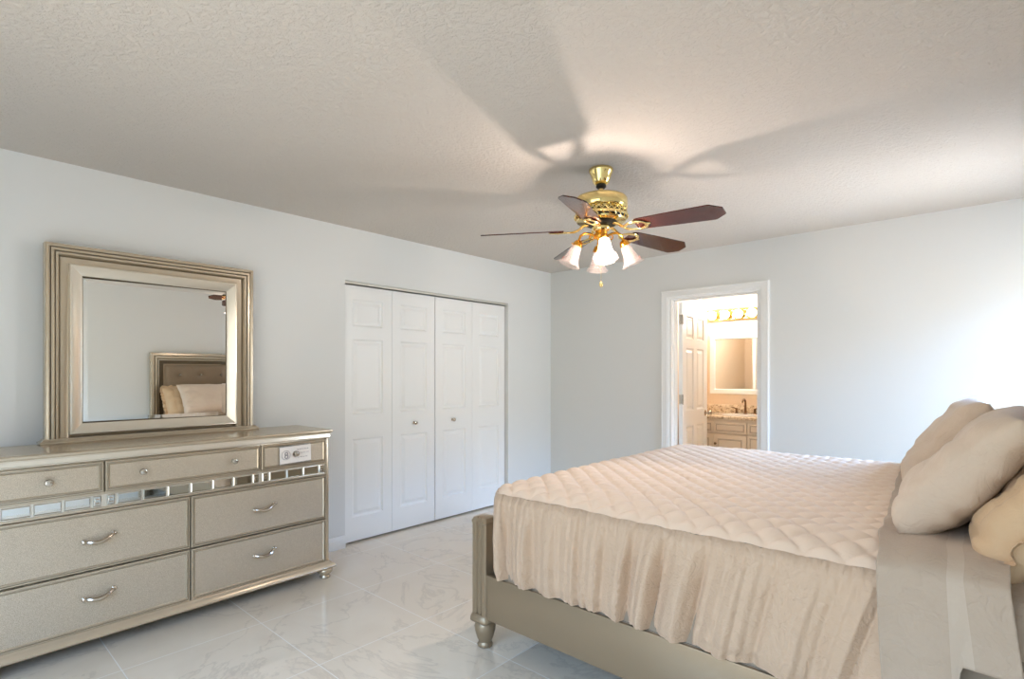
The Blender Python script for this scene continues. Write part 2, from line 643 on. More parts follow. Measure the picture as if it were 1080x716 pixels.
# closet bifold doors: two pairs of two leaves
lw = (CY1 - CY0 - 0.014) / 4
rowsC = [(0.185, 0.795), (0.985, 1.575), (1.675, 1.885)]
for di, (y0, nm) in enumerate(((CY0 + 0.002, 'door_1'), (CY0 + 0.002 + 2 * lw + 0.006, 'door_2'))):
    root = struct_empty(nm, (-0.075, y0, 0.016))
    for k in range(2):
        lf = panel_leaf(lw - 0.003, 1.992, 0.034, [(0.085, lw - 0.088)], [(a - 0.0, b) for a, b in rowsC])
        o = lf.build('door_leaf', 'white_paint', root, smooth=12)
        o.location = (0, k * lw, 0)
    kb = round_knob(0.017, 0.036).build('door_knob', 'nickel', root)
    kb.location = (0.034, lw + 0.225 if di == 0 else lw - 0.255, 0.885)
mb = MB()
mb.box(-0.085, -0.022, CY0, CY1, CZ - 0.012, CZ, 0.0)
mb.box(-0.026, -0.018, CY0, CY1, CZ - 0.02, CZ, 0.0)
struct('trim_1', mb, 'track_metal')

# bathroom doorway casing and jamb
cp = [(0, 0), (0, 0.016), (0.010, 0.019), (0.016, 0.016), (0.024, 0.017), (0.050, 0.012), (0.056, 0.013), (0.062, 0.009), (0.072, 0.007), (0.077, 0.0)]
mb = MB()
mb.frame(DX0 - 0.077, DX1 + 0.077, 0, DZ + 0.067, cp, lambda u, v, h: (u, -h, v), kind='U')
struct('trim_2', mb, 'white_paint', smooth=20)
mb = MB()
for a, b in ((DX0, DX0 + 0.018), (DX1 - 0.018, DX1)):
    mb.box(a, b, -0.002, T + 0.014, 0, DZ - 0.018)
mb.box(DX0, DX1, -0.002, T + 0.014, DZ - 0.018, DZ)
mb.box(DX0 + 0.018, DX0 + 0.028, 0.05, 0.08, 0, DZ - 0.018); mb.box(DX1 - 0.028, DX1 - 0.018, 0.05, 0.08, 0, DZ - 0.018)
mb.box(DX0 + 0.018, DX1 - 0.018, 0.05, 0.08, DZ - 0.028, DZ - 0.018)
struct('trim_3', mb, 'white_paint')
# six panel bathroom door, open into the bathroom (local y runs along the leaf)
root = struct_empty('door_3', (DX0 + 0.028, T + 0.018, 0.012), R(95 - 90))
mw = 0.745
c1 = (0.105, mw / 2 - 0.05); c2 = (mw / 2 + 0.05, mw - 0.105)
lf = panel_leaf(mw, 1.985, 0.035, [c1, c2], [(0.22, 0.80), (0.95, 1.56), (1.65, 1.87)], both=True)
o = lf.build('door_leaf', 'white_paint', root, smooth=12)
for sgn in (1, -1):
    mb = MB()
    mb.lathe([(0.032, 0), (0.030, 0.006), (0.012, 0.010), (0.011, 0.032), (0.022, 0.040), (0.028, 0.052), (0.024, 0.064), (0.010, 0.069)], 20, mat=Matrix.Rotation(R(90 * sgn), 3, 'Y'))
    k = mb.build('door_knob', 'nickel', root)
    k.location = (0.035 if sgn > 0 else 0.0, mw - 0.065, 0.90)
for z in (0.22, 1.02, 1.78):
    mb = MB()
    mb.box(0.004, 0.034, -0.0025, 0.0, z, z + 0.09)
    mb.lathe([(0.006, -0.002), (0.006, 0.092)], 10, c=(0.04, -0.004, z))
    mb.build('hinge', 'chrome', root)

# ------------------------------------------------------------------ dresser
DW, DD = 0.815, 0.43       # half width, front plane
dr = thing('dresser', 'long champagne silver dresser with mirrored tile band against the left wall', 'dresser', (0.046, -3.752, 0), R(1.5))
mb = MB()
mb.box(0.0, DD - 0.02, -DW, DW, 0.10, 0.905, 0.003)
mb.box(DD - 0.02, DD - 0.001, -DW, -DW + 0.022, 0.10, 0.905, 0.003)
mb.box(DD - 0.02, DD - 0.001, DW - 0.022, DW, 0.10, 0.905, 0.003)
mb.box(DD - 0.02, DD - 0.002, -DW + 0.022, DW - 0.022, 0.738, 0.750)
mb.box(DD - 0.02, DD - 0.002, -DW + 0.022, DW - 0.022, 0.668, 0.678)
mb.build('body', 'champagne', dr)
# top: plate with a rounded edge over a cove
def slab(mb, prof, x0, x1, hw_, mi=0):
    """prof (out, z): outline grows by out at front and both ends"""
    rings = []
    for o_, z in prof:
        rings.append([Vector((x0, -hw_ - o_, z)), Vector((x1 + o_, -hw_ - o_, z)), Vector((x1 + o_, hw_ + o_, z)), Vector((x0, hw_ + o_, z))])
    mb.rings(rings, mi=mi)
mb = MB()
slab(mb, [(0.010, 0.938), (0.016, 0.941), (0.019, 0.947), (0.018, 0.954), (0.012, 0.9585), (0.0, 0.960)], 0.0, DD, DW)
mb.build('top', 'champagne', dr, smooth=40)
mb = MB()
slab(mb, [(0.002, 0.905), (0.002, 0.908), (0.006, 0.912), (0.004, 0.930), (0.008, 0.938)], 0.0, DD, DW)
mb.build('frieze', 'champagne_light', dr, smooth=25)
mb = MB()
slab(mb, [(0.018, 0.064), (0.030, 0.067), (0.034, 0.075), (0.028, 0.088), (0.014, 0.096), (0.010, 0.104), (0.0, 0.110)], 0.0, DD, DW)
mb.build('base_moulding', 'champagne', dr, smooth=40)
for y in (-DW + 0.02, DW - 0.02):
    for x in (0.05, DD - 0.015):
        mb = MB()
        mb.lathe([(0.030, 0.0), (0.034, 0.004), (0.034, 0.010), (0.028, 0.016), (0.027, 0.020), (0.046, 0.036), (0.051, 0.048), (0.046, 0.062), (0.040, 0.066)], 24)
        f = mb.build('foot', 'champagne', dr, smooth=50)
        f.location = (x, y, 0)


def drawer(y0, y1, z0, z1, handles, parent, xf=DD):
    mb = MB()
    mb.box(xf - 0.018, xf, y0, y1, z0, z1)
    fn = lambda u, v, h: (xf + h, u, v)
    mb.frame(y0, y1, z0, z1, [(0.0, -0.004), (0.0, 0.004), (0.003, 0.007), (0.008, 0.007), (0.010, 0.003), (0.013, 0.003), (0.015, 0.006), (0.020, 0.0015)], fn,
             mis=[1, 1, 1, 2, 1, 1, 1])
    mb.rings([[(xf + 0.0015, y0 + 0.02, z0 + 0.02), (xf + 0.0015, y1 - 0.02, z0 + 0.02)], [(xf + 0.0015, y0 + 0.02, z1 - 0.02), (xf + 0.0015, y1 - 0.02, z1 - 0.02)]], close_u=False, cap=False)
    d = mb.build('drawer', ['glitter_panel', 'champagne', 'groove_shade'], parent, smooth=20)
    for kind, y, z in handles:
        if kind == 'knob':
            mb = MB()
            rot = Matrix.Rotation(R(90), 3, 'Y')
            mb.lathe([(0.012, 0), (0.010, 0.004), (0.006, 0.008), (0.006, 0.014), (0.014, 0.019), (0.0175, 0.026), (0.014, 0.033), (0.005, 0.036)], 10, mat=rot)
            k = mb.build('knob', 'crystal', d, smooth=20)
            k.location = (xf + 0.0015, y, z)
        else:
            mb = MB()
            pts, rs = [], []
            for i in range(25):
                s = -1 + 2 * i / 24
                yy = 0.058 * s
                zz = 0.010 * s - 0.016 * math.cos(PI * s / 2) ** 1.5 + 0.006
                xx = 0.010 + 0.020 * (1 - abs(s) ** 3)
                pts.append((xx, yy, zz))
                rs.append(0.0068 + 0.0040 * math.cos(PI * s / 2))
            mb.tube(pts, rs, 8)
            rot = Matrix.Rotation(R(90), 3, 'Y')
            for s in (-1, 1):
                mb.lathe([(0.010, 0), (0.010, 0.003), (0.006, 0.006), (0.006, 0.012), (0.009, 0.014), (0.003, 0.018)], 12, c=(0, 0.058 * s, 0.010 * s + 0.006), mat=rot)
                mb.tube([(0.012, 0.058 * s + 0.009 * math.cos(a), 0.010 * s + 0.006 + 0.009 * math.sin(a)) for a in [k * PI / 6 for k in range(12)]], 0.0022, 6, closed=True)
            k = mb.build('pull_handle', 'nickel', d, smooth=40)
            k.location = (xf + 0.0015, y, z)
    return d


SX = 0.375
i0, i1 = -DW + 0.024, DW - 0.024
zt0, zt1 = 0.752, 0.898
drawer(i0, -SX - 0.003, zt0, zt1, [('knob', (i0 - SX) / 2, 0.828)], dr)
drawer(-SX + 0.003, SX - 0.003, zt0, zt1, [('knob', -0.22, 0.828), ('knob', 0.22, 0.828)], dr)
dlast = drawer(SX + 0.003, i1, zt0, zt1, [('knob', (i1 + SX) / 2, 0.828)], dr)
for z0, z1, hz in ((0.388, 0.664, 0.530), (0.108, 0.380, 0.262)):
    drawer(i0, -0.003, z0, z1, [('pull', i0 / 2, hz)], dr)
    drawer(0.003, i1, z0, z1, [('pull', i1 / 2, hz)], dr)
# band of bevelled mirror tiles: small at each end of a section, wide between
def tiles(y0, y1, n):
    small = 0.042
    edges = [(y0 + 0.006, y0 + 0.006 + small)]
    w_ = (y1 - y0 - 0.012 - 2 * small) / n
    for k in range(n):
        edges.append((y0 + 0.006 + small + k * w_, y0 + 0.006 + small + (k + 1) * w_))
    edges.append((y1 - 0.006 - small, y1 - 0.006))
    for j, (a, b) in enumerate(edges):
        a += 0.005; b -= 0.005
        mb = MB()
        xf = DD - 0.006
        fn = lambda u, v, h: (xf + h, u, v)
        mb.frame(a, b, 0.684, 0.733, [(0, -0.008), (0, 0.001), (0.004, 0.004)], fn)
        z0, z1 = 0.688, 0.729
        mb.rings([[(xf + 0.004, a + 0.004, z0), (xf + 0.004, b - 0.004, z0)], [(xf + 0.004, a + 0.004, z1), (xf + 0.004, b - 0.004, z1)]], close_u=False, cap=False)
        if j in (0, len(edges) - 1):
            c = (a + b) / 2
            mb.tube([(xf + 0.006, c + 0.010 * math.cos(t), 0.7085 + 0.010 * math.sin(t)) for t in [PI / 4 + k * PI * 1.5 / 10 for k in range(11)]], 0.0025, 6, mi=1)
        mb.build('mirror_tile', ['mirror_tile', 'nickel'], dr, smooth=20)
tiles(i0, -SX, 3); tiles(-SX, SX, 6); tiles(SX, i1, 3)
mb = MB(); mb.box(DD - 0.014, DD - 0.010, i0, i1, 0.678, 0.738)
mb.build('band_backing', 'champagne_light', dr)

# white beaded card hung over the knob of the right top drawer
card = thing('tag_card', 'small white card with black beaded edges hung on right top drawer knob', 'tag', (0, 0, 0))
ky = (i1 + SX) / 2
card.location = Vector((0.046, -3.752, 0)) + Matrix.Rotation(R(1.5), 3, 'Z') @ Vector((DD + 0.0085, ky, 0.826))
card.rotation_euler = (R(1.5), 0, R(1.5))
mb = MB()
cw, ch = 0.100, 0.056
hole = 0.0195
# card with a round hole for the knob
inner = [(hole * math.cos(2 * PI * k / 32), hole * math.sin(2 * PI * k / 32)) for k in range(32)]
def onbox(c, s):
    q = max(abs(c) / cw, abs(s) / ch)
    return (c / q, s / q)
outer = [onbox(math.cos(2 * PI * k / 32 ), math.sin(2 * PI * k / 32)) for k in range(32)]
for cx_, cz_ in ((cw, ch), (-cw, ch), (-cw, -ch), (cw, -ch)):
    kk = min(range(32), key=lambda i: (outer[i][0] - cx_) ** 2 + (outer[i][1] - cz_) ** 2)
    outer[kk] = (cx_, cz_)
mb.rings([[(0, y, z) for y, z in inner], [(0, y, z) for y, z in outer], [(0.004, y, z) for y, z in outer], [(0.004, y, z) for y, z in inner]], close_v=True)
mb.build('card', 'card', card, smooth=20)
for z in (-ch + 0.003, ch - 0.003):
    mb = MB()
    for k in range(25):
        y = -cw + 0.004 + k * (2 * cw - 0.008) / 24
        mb.box(0.004, 0.0062, y - 0.0026, y + 0.0026, z - 0.0026, z + 0.0026, 0.0008, seg=1)
    mb.build('bead_border', 'black_ink', card)
mb = MB()
def ring(cy_, cz_, r, w_):
    mb.tube([(0.0045, cy_ + r * math.cos(2 * PI * k / 24), cz_ + r * math.sin(2 * PI * k / 24)) for k in range(24)], w_, 6, closed=True)
ring(-0.062, 0, 0.027, 0.0011)
ring(-0.059, 0.0085, 0.0085, 0.0022); ring(-0.059, -0.0095, 0.0095, 0.0022)
mb.build('emblem', 'grey_ink', card)
mb = MB()
random.seed(4)
for row, z in enumerate((0.026, 0.004, -0.022)):
    y = 0.032 if row == 1 else 0.010
    while y < 0.078:
        w_ = random.uniform(0.008, 0.016)
        pts = [(0.0044, y + w_ * i / 8, z + 0.0035 * math.sin(i * 1.7 + row)) for i in range(9)]
        mb.tube(pts, 0.0006, 5)
        y += w_ + 0.006
mb.build('handwriting', 'grey_ink', card)

# ------------------------------------------------------------------ mirror on the dresser
mr = thing('dresser_mirror', 'framed rectangular mirror in a stepped champagne frame standing on the dresser', 'mirror', (0.036, -3.772, 0.960), R(0.5))
hw = 0.515
mb = MB()
prof = [(0.0, 0.0), (0.0, 0.060), (0.004, 0.066), (0.014, 0.068), (0.019, 0.064), (0.021, 0.058), (0.024, 0.064), (0.034, 0.064), (0.038, 0.060), (0.040, 0.052), (0.043, 0.057), (0.052, 0.056), (0.056, 0.050), (0.058, 0.040), (0.064, 0.034), (0.092, 0.032), (0.098, 0.030)]
fn = lambda u, v, h: (h, u, v)
mis = [0] * (len(prof) - 1)
for k in (4, 5, 9, 13): mis[k] = 1
mb.frame(-hw, hw, 0.026, 1.030, prof, fn, kind='U', mis=mis)
mb.build('outer_frame', ['champagne', 'groove_shade'], mr, smooth=25)
mb = MB()
iu, iz0, iz1 = hw - 0.098, 0.040, 0.934
prof = [(-0.004, 0.020), (0.0, 0.050), (0.004, 0.056), (0.010, 0.057), (0.014, 0.054), (0.050, 0.036), (0.056, 0.034), (0.060, 0.030), (0.062, 0.022)]
mb.frame(-iu, iu, iz0, iz1, prof, fn, mis=[0, 0, 0, 0, 0, 0, 1, 1])
mb.build('inner_frame', ['champagne_light', 'groove_shade'], mr, smooth=25)
mb = MB()
rg = []
for o_, z in ((0.022, 0.0), (0.025, 0.004), (0.025, 0.010), (0.018, 0.014), (0.012, 0.018), (0.008, 0.026), (0.0, 0.027)):
    rg.append([Vector((0, -hw - o_, z)), Vector((0.068 + o_, -hw - o_, z)), Vector((0.068 + o_, hw + o_, z)), Vector((0, hw + o_, z))])
mb.rings(rg)
mb.build('base_ledge', 'champagne', mr, smooth=30)
mb = MB(); mb.box(0.0, 0.006, -hw + 0.01, hw - 0.01, 0.028, 1.02); mb.build('backing', 'bronze_paint', mr)
mb = MB()
gu, gz0, gz1 = iu - 0.060, iz0 + 0.060, iz1 - 0.060
tilt = math.tan(R(1.25))
gx = lambda u: 0.0235 + tilt * u
b_ = 0.022
P = lambda u, v, h: (gx(u) + h, u, v)
mb.frame(-gu, gu, gz0, gz1, [(-0.004, -0.004), (0.0, -0.0014), (b_, 0.0)], P)
mb.rings([[P(-gu + b_, gz0 + b_, 0), P(gu - b_, gz0 + b_, 0)], [P(-gu + b_, gz1 - b_, 0), P(gu - b_, gz1 - b_, 0)]], close_u=False, cap=False)
mb.build('mirror_glass', 'mirror_glass', mr, smooth=0)

# ------------------------------------------------------------------ bed
BY0, BYF = -2.914, -0.926       # near and far outer faces
bed = thing('bed', 'king bed with bronze champagne wood frame and tufted headboard against right wall', 'bed', (0, 0, 0))


def post(yc, sgn):
    """foot post; reeded on the outside; returns mesh around (0,0)"""
    mb = MB()
    hx, hy = 0.046, 0.040
    sec = []
    # near face reeds along x at y = -hy (sgn flips)
    reeds = [(-hx, 0.0), (-hx + 0.006, -0.006), (-hx + 0.022, -0.006), (-hx + 0.028, 0.0), (-hx + 0.030, 0.004), (-hx + 0.034, 0.004), (-hx + 0.038, -0.001),
             (hx - 0.038, -0.001), (hx - 0.034, 0.004), (hx - 0.030, 0.004), (hx - 0.028, 0.0), (hx - 0.022, -0.006), (hx - 0.006, -0.006), (hx, 0.0)]
    sec = [(x, sgn * (-hy - d * -1)) for x, d in reeds] + [(hx, sgn * hy), (-hx, sgn * hy)]
    rings = []
    for z, s in ((0.165, 1.0), (0.600, 1.0), (0.604, 1.06), (0.612, 1.06), (0.618, 0.96), (0.627, 0.90), (0.630, 0.7)):
        rings.append([Vector((x * s, y * s, z)) for x, y in sec])
    mb.rings(rings)
    return mb


for yc, sgn in ((BY0 + 0.042, 1), (BYF - 0.042, -1)):
    p = post(yc, sgn).build('foot_post', 'bronze_paint', bed, smooth=25)
    p.location = (1.833, yc, 0)
    mb = MB()
    n = 8
    oct_ = lambda s, z: [Vector((s * sx_ , s * sy_, z)) for sx_, sy_ in ((-1, -0.75), (-0.75, -1), (0.75, -1), (1, -0.75), (1, 0.75), (0.75, 1), (-0.75, 1), (-1, 0.75))]
    mb.rings([oct_(0.046, 0.166), oct_(0.052, 0.158), oct_(0.058, 0.142), oct_(0.058, 0.132), oct_(0.050, 0.124)])
    mb.lathe([(0.030, 0.0), (0.036, 0.003), (0.038, 0.012), (0.034, 0.020), (0.031, 0.026), (0.040, 0.046), (0.050, 0.080), (0.052, 0.100), (0.046, 0.118), (0.040, 0.126)], 28)
    f = mb.build('turned_foot', 'bronze_paint', p, smooth=45)
for y in (BY0 + 0.004, BYF - 0.030):
    mb = MB(); mb.box(1.86, 4.02, y, y + 0.026, 0.150, 0.362, 0.004); mb.build('side_rail', 'bronze_paint', bed)
mb = MB()
mb.box(1.815, 1.851, BY0 + 0.08, BYF - 0.08, 0.150, 0.585, 0.004)
mb.box(1.800, 1.866, BY0 + 0.08, BYF - 0.08, 0.585, 0.612, 0.006)
mb.frame(BY0 + 0.10, BYF - 0.10, 0.19, 0.56, [(0, 0), (0.004, 0.008), (0.02, 0.008), (0.03, 0.0)], lambda u, v, h: (1.815 - h, u, v))
mb.build('footboard', 'bronze_paint', bed)
# headboard
HX = 4.07
mb = MB()
prof = [(0.0, -0.026), (0.0, 0.050), (0.006, 0.058), (0.030, 0.060), (0.036, 0.054), (0.039, 0.046), (0.043, 0.052), (0.062, 0.052), (0.067, 0.046), (0.070, 0.036), (0.076, 0.040), (0.088, 0.038), (0.094, 0.026), (0.135, 0.022), (0.140, 0.020)]
mis = [0] * (len(prof) - 1)
for k in (4, 5, 9, 12): mis[k] = 1
fnh = lambda u, v, h: (HX - h, u, v)
mb.frame(BY0 - 0.022, BYF + 0.022, 0.0, 1.580, prof, fnh, kind='U', mis=mis)
mb.build('headboard_frame', ['champagne', 'groove_shade'], bed, smooth=25)
mb = MB(); mb.box(HX - 0.022, HX + 0.018, BY0 - 0.012, BYF + 0.012, 0.30, 1.57); mb.build('headboard_back', 'bronze_paint', bed)
# tufted panel
mb = MB()
hy0, hy1, hz0, hz1 = BY0 + 0.125, BYF - 0.125, 0.55, 1.435
sp = 0.235
btn = []
nb = int((hy1 - hy0 - 0.10) / sp)
for r_ in range(4):
    for k in range(nb + 1):
        y = (hy0 + hy1) / 2 + (k - nb / 2) * sp
        z = hz1 - 0.125 - r_ * sp
        if hy0 + 0.05 < y < hy1 - 0.05 and z > hz0 + 0.04:
            btn.append((y, z))
NY, NZ = 120, 62
rows = []
for j in range(NZ + 1):
    row = []
    for i in range(NY + 1):
        y = hy0 + (hy1 - hy0) * i / NY
        z = hz0 + (hz1 - hz0) * j / NZ
        ed = min(y - hy0, hy1 - y, z - hz0, hz1 - z)
        h_ = 0.048 * (1 - (1 - min(1, ed / 0.05)) ** 2.5) if ed < 0.05 else 0.048
        for by, bz in btn:
            d2 = (y - by) ** 2 + (z - bz) ** 2
            if d2 < 0.02: h_ -= 0.026 * math.exp(-d2 / 0.0014)
        row.append((HX - 0.022 - h_, y, z))
    rows.append(row)
mb.rings(rows, close_u=False, cap=False)
tp = mb.build('tufted_panel', 'headboard_cloth', bed, smooth=60)
for by, bz in btn:
    mb = MB()
    mb.lathe([(0.017, 0), (0.017, 0.006), (0.012, 0.013), (0.004, 0.016)], 14, mat=Matrix.Rotation(R(-90), 3, 'Y'))
    b = mb.build('button', 'crystal', tp)
    b.location = (HX - 0.022 - 0.022, by, bz)

# mattress
mt = MB()
mt.box(1.935, 3.985, -2.892, -0.948, 0.30, 0.742, 0.05, seg=4)
for z in (0.36, 0.69):
    pts = []
    for (cx_, cy_, a0) in ((3.935, -0.998, 0), (1.985, -0.998, 90), (1.985, -2.842, 180), (3.935, -2.842, 270)):
        for k in range(7):
            a = R(a0 + 15 * k)
            pts.append((cx_ + 0.051 * math.cos(a), cy_ + 0.051 * math.sin(a), z))
    mt.tube(pts, 0.005, 6, closed=True)
tag(mt.build('mattress', 'mattress_cloth', smooth=50), 'taupe mattress showing below the folded sheet at lower right', 'mattress')

# ------------------------------------------------------------------ comforter
QX0, QX1, QY0, QY1 = 1.905, 3.50, -2.928, -0.912
CR = 0.10
cf = thing('comforter', 'beige diamond quilted comforter with gathered skirt spread over the bed', 'comforter', (0, 0, 0))


def quilt_z(x, y):
    ed = min(y - QY0, QY1 - y, x - QX0)
    crown = 0.766 + 0.042 * (1 - (1 - min(1, max(0, ed) / 0.22)) ** 2.4)
    a, b = (x + y), (x - y)
    p = 0.108
    q = (abs(math.sin(PI * a / p)) * abs(math.sin(PI * b / p))) ** 0.38
    return crown + 0.019 * q * min(1, max(0, ed) / 0.03 + 0.25) + 0.006 * nz(x * 2.3, y * 2.3) + 0.003 * nz(x * 7, y * 7, 3)


mb = MB()
nx, ny = 230, 290
rows = []
for i in range(nx + 1):
    x = QX0 + (QX1 - QX0) * i / nx
    row = []
    for j in range(ny + 1):
        y = QY0 + (QY1 - QY0) * j / ny
        xx, yy = x, y
        if x < QX0 + CR and (y < QY0 + CR or y > QY1 - CR):
            cx_ = QX0 + CR
            cy_ = QY0 + CR if y < QY0 + CR else QY1 - CR
            a, b = (x - cx_) / CR, (y - cy_) / CR
            mxx = max(abs(a), abs(b)); hh_ = math.hypot(a, b)
            if hh_ > 1e-6:
                s = mxx / hh_
                xx, yy = cx_ + a * s * CR, cy_ + b * s * CR
        # distance to the rounded outline drives height
        row.append((xx, yy, quilt_z(x, y) if True else 0))
    rows.append(row)
mb.rings(rows, close_u=False, cap=False)
mb.build('quilted_top', 'quilt_cloth', cf, smooth=80)
# gathered skirt along near side, foot and far side
path = []
step = 0.005
x = QX1
while x > QX0 + CR: path.append((x, QY0, 0.0, -1.0, 0)); x -= step
for k in range(0, 21):
    a = R(270 - 90 * k / 20)
    path.append((QX0 + CR + CR * math.cos(a), QY0 + CR + CR * math.sin(a), math.cos(a), math.sin(a), k / 20))
y = QY0 + CR + step
while y < QY1 - CR: path.append((QX0, y, -1.0, 0.0, 1)); y += step
for k in range(0, 21):
    a = R(180 - 90 * k / 20)
    path.append((QX0 + CR + CR * math.cos(a), QY1 - CR + CR * math.sin(a), math.cos(a), math.sin(a), 1 - k / 20))
x = QX0 + CR
while x < QX1: path.append((x, QY1, 0.0, 1.0, 0)); x += step


def pleat(s, pitch, seed):
    """irregular folds: a slow swell, a steep return and a narrow crease; about -1..1"""
    a = s / pitch + 0.9 * nz(s * 2.1, seed)
    k = math.floor(a)
    f = a - k
    rnd = 0.5 + 0.5 * math.sin(k * 12.9898 + seed)
    amp = 0.25 + 0.75 * (0.5 + 0.5 * math.sin(k * 7.233 + seed * 3))
    sharp = 0.14 + 0.20 * rnd
    v = (1 - f / (1 - sharp)) if f < 1 - sharp else (f - 1 + sharp) / sharp
    sm = 2 * v * v * (3 - 2 * v) - 1
    cr = math.exp(-((f - (1 - sharp)) / 0.055) ** 2)
    return amp * (sm - 1.1 * cr * rnd)


mb = MB()
NT = 34
rows = []
ZB = 0.366
for t_ in range(NT + 1):
    t = t_ / NT
    row = []
    s = 0.0
    for i, (px, py, nx_, ny_, foot) in enumerate(path):
        if i: s += math.hypot(px - path[i - 1][0], py - path[i - 1][1])
        sl = s - 0.16 * t * max(0.0, 1 - s / 1.5) + 0.05 * t * nz(s * 1.7, 5.0)
        amp = (0.006 + 0.022 * sstep(0.0, 0.55, t)) * (1 - 0.5 * foot)
        d = amp * pleat(sl, 0.135, 1.3)
        d += (0.0025 + 0.0025 * t) * pleat(sl + 0.02 * nz(s * 3, 2), 0.047, 4.1) * (1 - 0.4 * foot)
        d += 0.006 * nz(s * 9, t * 4) * t
        d += 0.0028 * math.sin(2 * PI * s / 0.021 + 3 * nz(s * 6, 0)) * math.exp(-t * 9)
        d += 0.016 * math.sin(PI * t ** 0.6) - 0.004 * t
        d -= 0.010 * sstep(0.86, 1.0, t)
        d -= 0.008 * (1 - sstep(0.0, 0.07, t))
        if foot > 0.5: d = min(d, 0.022)
        hem = ZB + 0.010 * abs(nz(s * 5.5, 9)) + 0.007 * max(0, pleat(s + 0.03, 0.135, 1.3))
        z = quilt_z(px, py) - 0.001 - 0.003 * math.exp(-((t - 0.03) / 0.03) ** 2)
        z = z + (hem - z) * t
        row.append((px + nx_ * d, py + ny_ * d, z))
    rows.append(row)
mb.rings(rows, close_u=False, cap=False)
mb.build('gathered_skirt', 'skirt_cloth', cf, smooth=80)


# ------------------------------------------------------------------ sheets
def drape(name, x0f, x1f, ztop, hemf, yn, yf, mats, nxs, wav, band=None, parent=None, wr=0.006):
    """cloth over the mattress from side to side; x0f(y), x1f(y) edges; hemf(u) bottom height on the near side"""
    mb = MB()
    prof = []           # (kind, param)
    NS, NTOP = 30, 90
    for k in range(NS): prof.append(('n', 1 - k / NS))
    for k in range(NTOP + 1): prof.append(('t', k / NTOP))
    for k in range(1, NS + 1): prof.append(('f', k / NS))
    grid = []
    for i in range(nxs + 1):
        u = i / nxs
        row = []
        for kd, p in prof:
            y = yn if kd == 'n' else yf if kd == 'f' else yn + (yf - yn) * p
            dd = p if kd != 't' else 0
            x = x0f(y, dd if kd == 'n' else 0) * (1 - u) + x1f(y, dd if kd == 'n' else 0) * u
            ed = min(abs(y - yn), abs(yf - y))
            zt = ztop - 0.032 * (1 - min(1, ed / 0.10)) ** 2.2 + 0.010 * nz(x * 5, y * 3, 2)
            if kd == 't':
                row.append((x, y, zt + wr * nz(x * 14, y * 5, 4)))
            else:
                hem = hemf(x) if kd == 'n' else 0.42
                z = zt + (hem - zt) * p
                d = wav * p * (math.sin(x * 34 + 1.5 * nz(x * 4, z * 2) * 2) * 0.6 + nz(x * 16, z * 5, 7)) + 0.012 * math.sin(PI * min(1, p * 3) / 2) + wr * nz(x * 10, z * 16, 1)
                sg = -1 if kd == 'n' else 1
                row.append((x, y + sg * d, z))
        grid.append(row)
    vr = mb.rings(grid, close_u=False, cap=False)
    if band:
        for f in mb.bm.faces:
            pass
        ncol = len(prof) - 1
        for q_, f in enumerate(mb.bm.faces):
            if band[0] <= q_ // ncol < band[1]: f.material_index = 1
    o = mb.build(name, mats, parent, smooth=80)
    so = o.modifiers.new('thickness', 'SOLIDIFY'); so.thickness = 0.003; so.offset = 1
    return o


o = drape('fitted_sheet', lambda y, d: 3.40, lambda y, d: 3.980, 0.772, lambda x: 0.615, -2.900, -0.940, ['sheet_cloth'], 40, 0.004)
tag(o, 'beige fitted sheet stretched over the head end of the mattress', 'sheet')


def fold_hem(x):
    return 0.30 + (0.583 - 0.30) * sstep(3.590, 3.612, x) - 0.0 * x


o = drape('top_sheet', lambda y, d: 3.428 - 0.075 * (y + 2.93) + 0.012 * nz(y * 6, 1) + 0.02 * d, lambda y, d: 3.70 + 0.012 * nz(y * 5, 3) + 0.025 * d, 0.831, fold_hem, -2.962, -0.888,
          ['sheet_cloth', 'sheet_band_cloth'], 56, 0.016, band=(31, 38), wr=0.009)
tag(o, 'pale sand top sheet folded back over the comforter and hanging down the side', 'sheet')


# ------------------------------------------------------------------ pillows
def pillow_mesh(L, Wd, Tk, seed, pw=5.0, sag=0.15, quilt=False, inset=0.05):
    """local x: width (up the lean), y: length, z: thickness"""
    mb = MB()
    N, K = 64, 40
    top, bot = [], []
    for i in range(N + 1):
        v = -1 + 2 * i / N
        rt, rb = [], []
        for j in range(K + 1):
            u = -1 + 2 * j / K
            f = max(0.0, (1 - abs(u) ** pw)) ** 0.55 * max(0.0, (1 - abs(v) ** (pw + 1.5))) ** 0.5
            pull = 1 - inset * (1 - abs(u) ** 2) * abs(v) ** 3 * 0.6
            pull2 = 1 - inset * (1 - abs(v) ** 2) * abs(u) ** 3
            x = u * Wd / 2 * pull2
            y = v * L / 2 * pull
            h_ = Tk / 2 * f * (1 - sag * u)
            w1_ = 0.013 * nz(x * 7 + seed, y * 7) + 0.010 * nz(x * 17, y * 13 + seed, 2)
            # radiating wrinkles at the short ends
            w2_ = 0.009 * math.sin(u * 13 + 3.5 * nz(u * 2 + seed, v * 2)) * abs(v) ** 4
            q = 0
            if quilt:
                q = -0.007 * (math.exp(-((x * 9.5) % 1 - 0.5) ** 2 / 0.004) + math.exp(-((y * 7.5) % 1 - 0.5) ** 2 / 0.004))
            g = min(1, f * 1.6)
            rt.append((x, y, h_ + g * (w1_ + w2_ + q)))
            rb.append((x, y, -h_ - g * (w1_ * 0.7 - w2_ + q)))
        top.append(rt); bot.append(rb)
    mb.rings(top, close_u=False, cap=False)
    mb.rings(bot, close_u=False, cap=False)
    bmesh.ops.remove_doubles(mb.bm, verts=mb.bm.verts, dist=0.0004)
    return mb


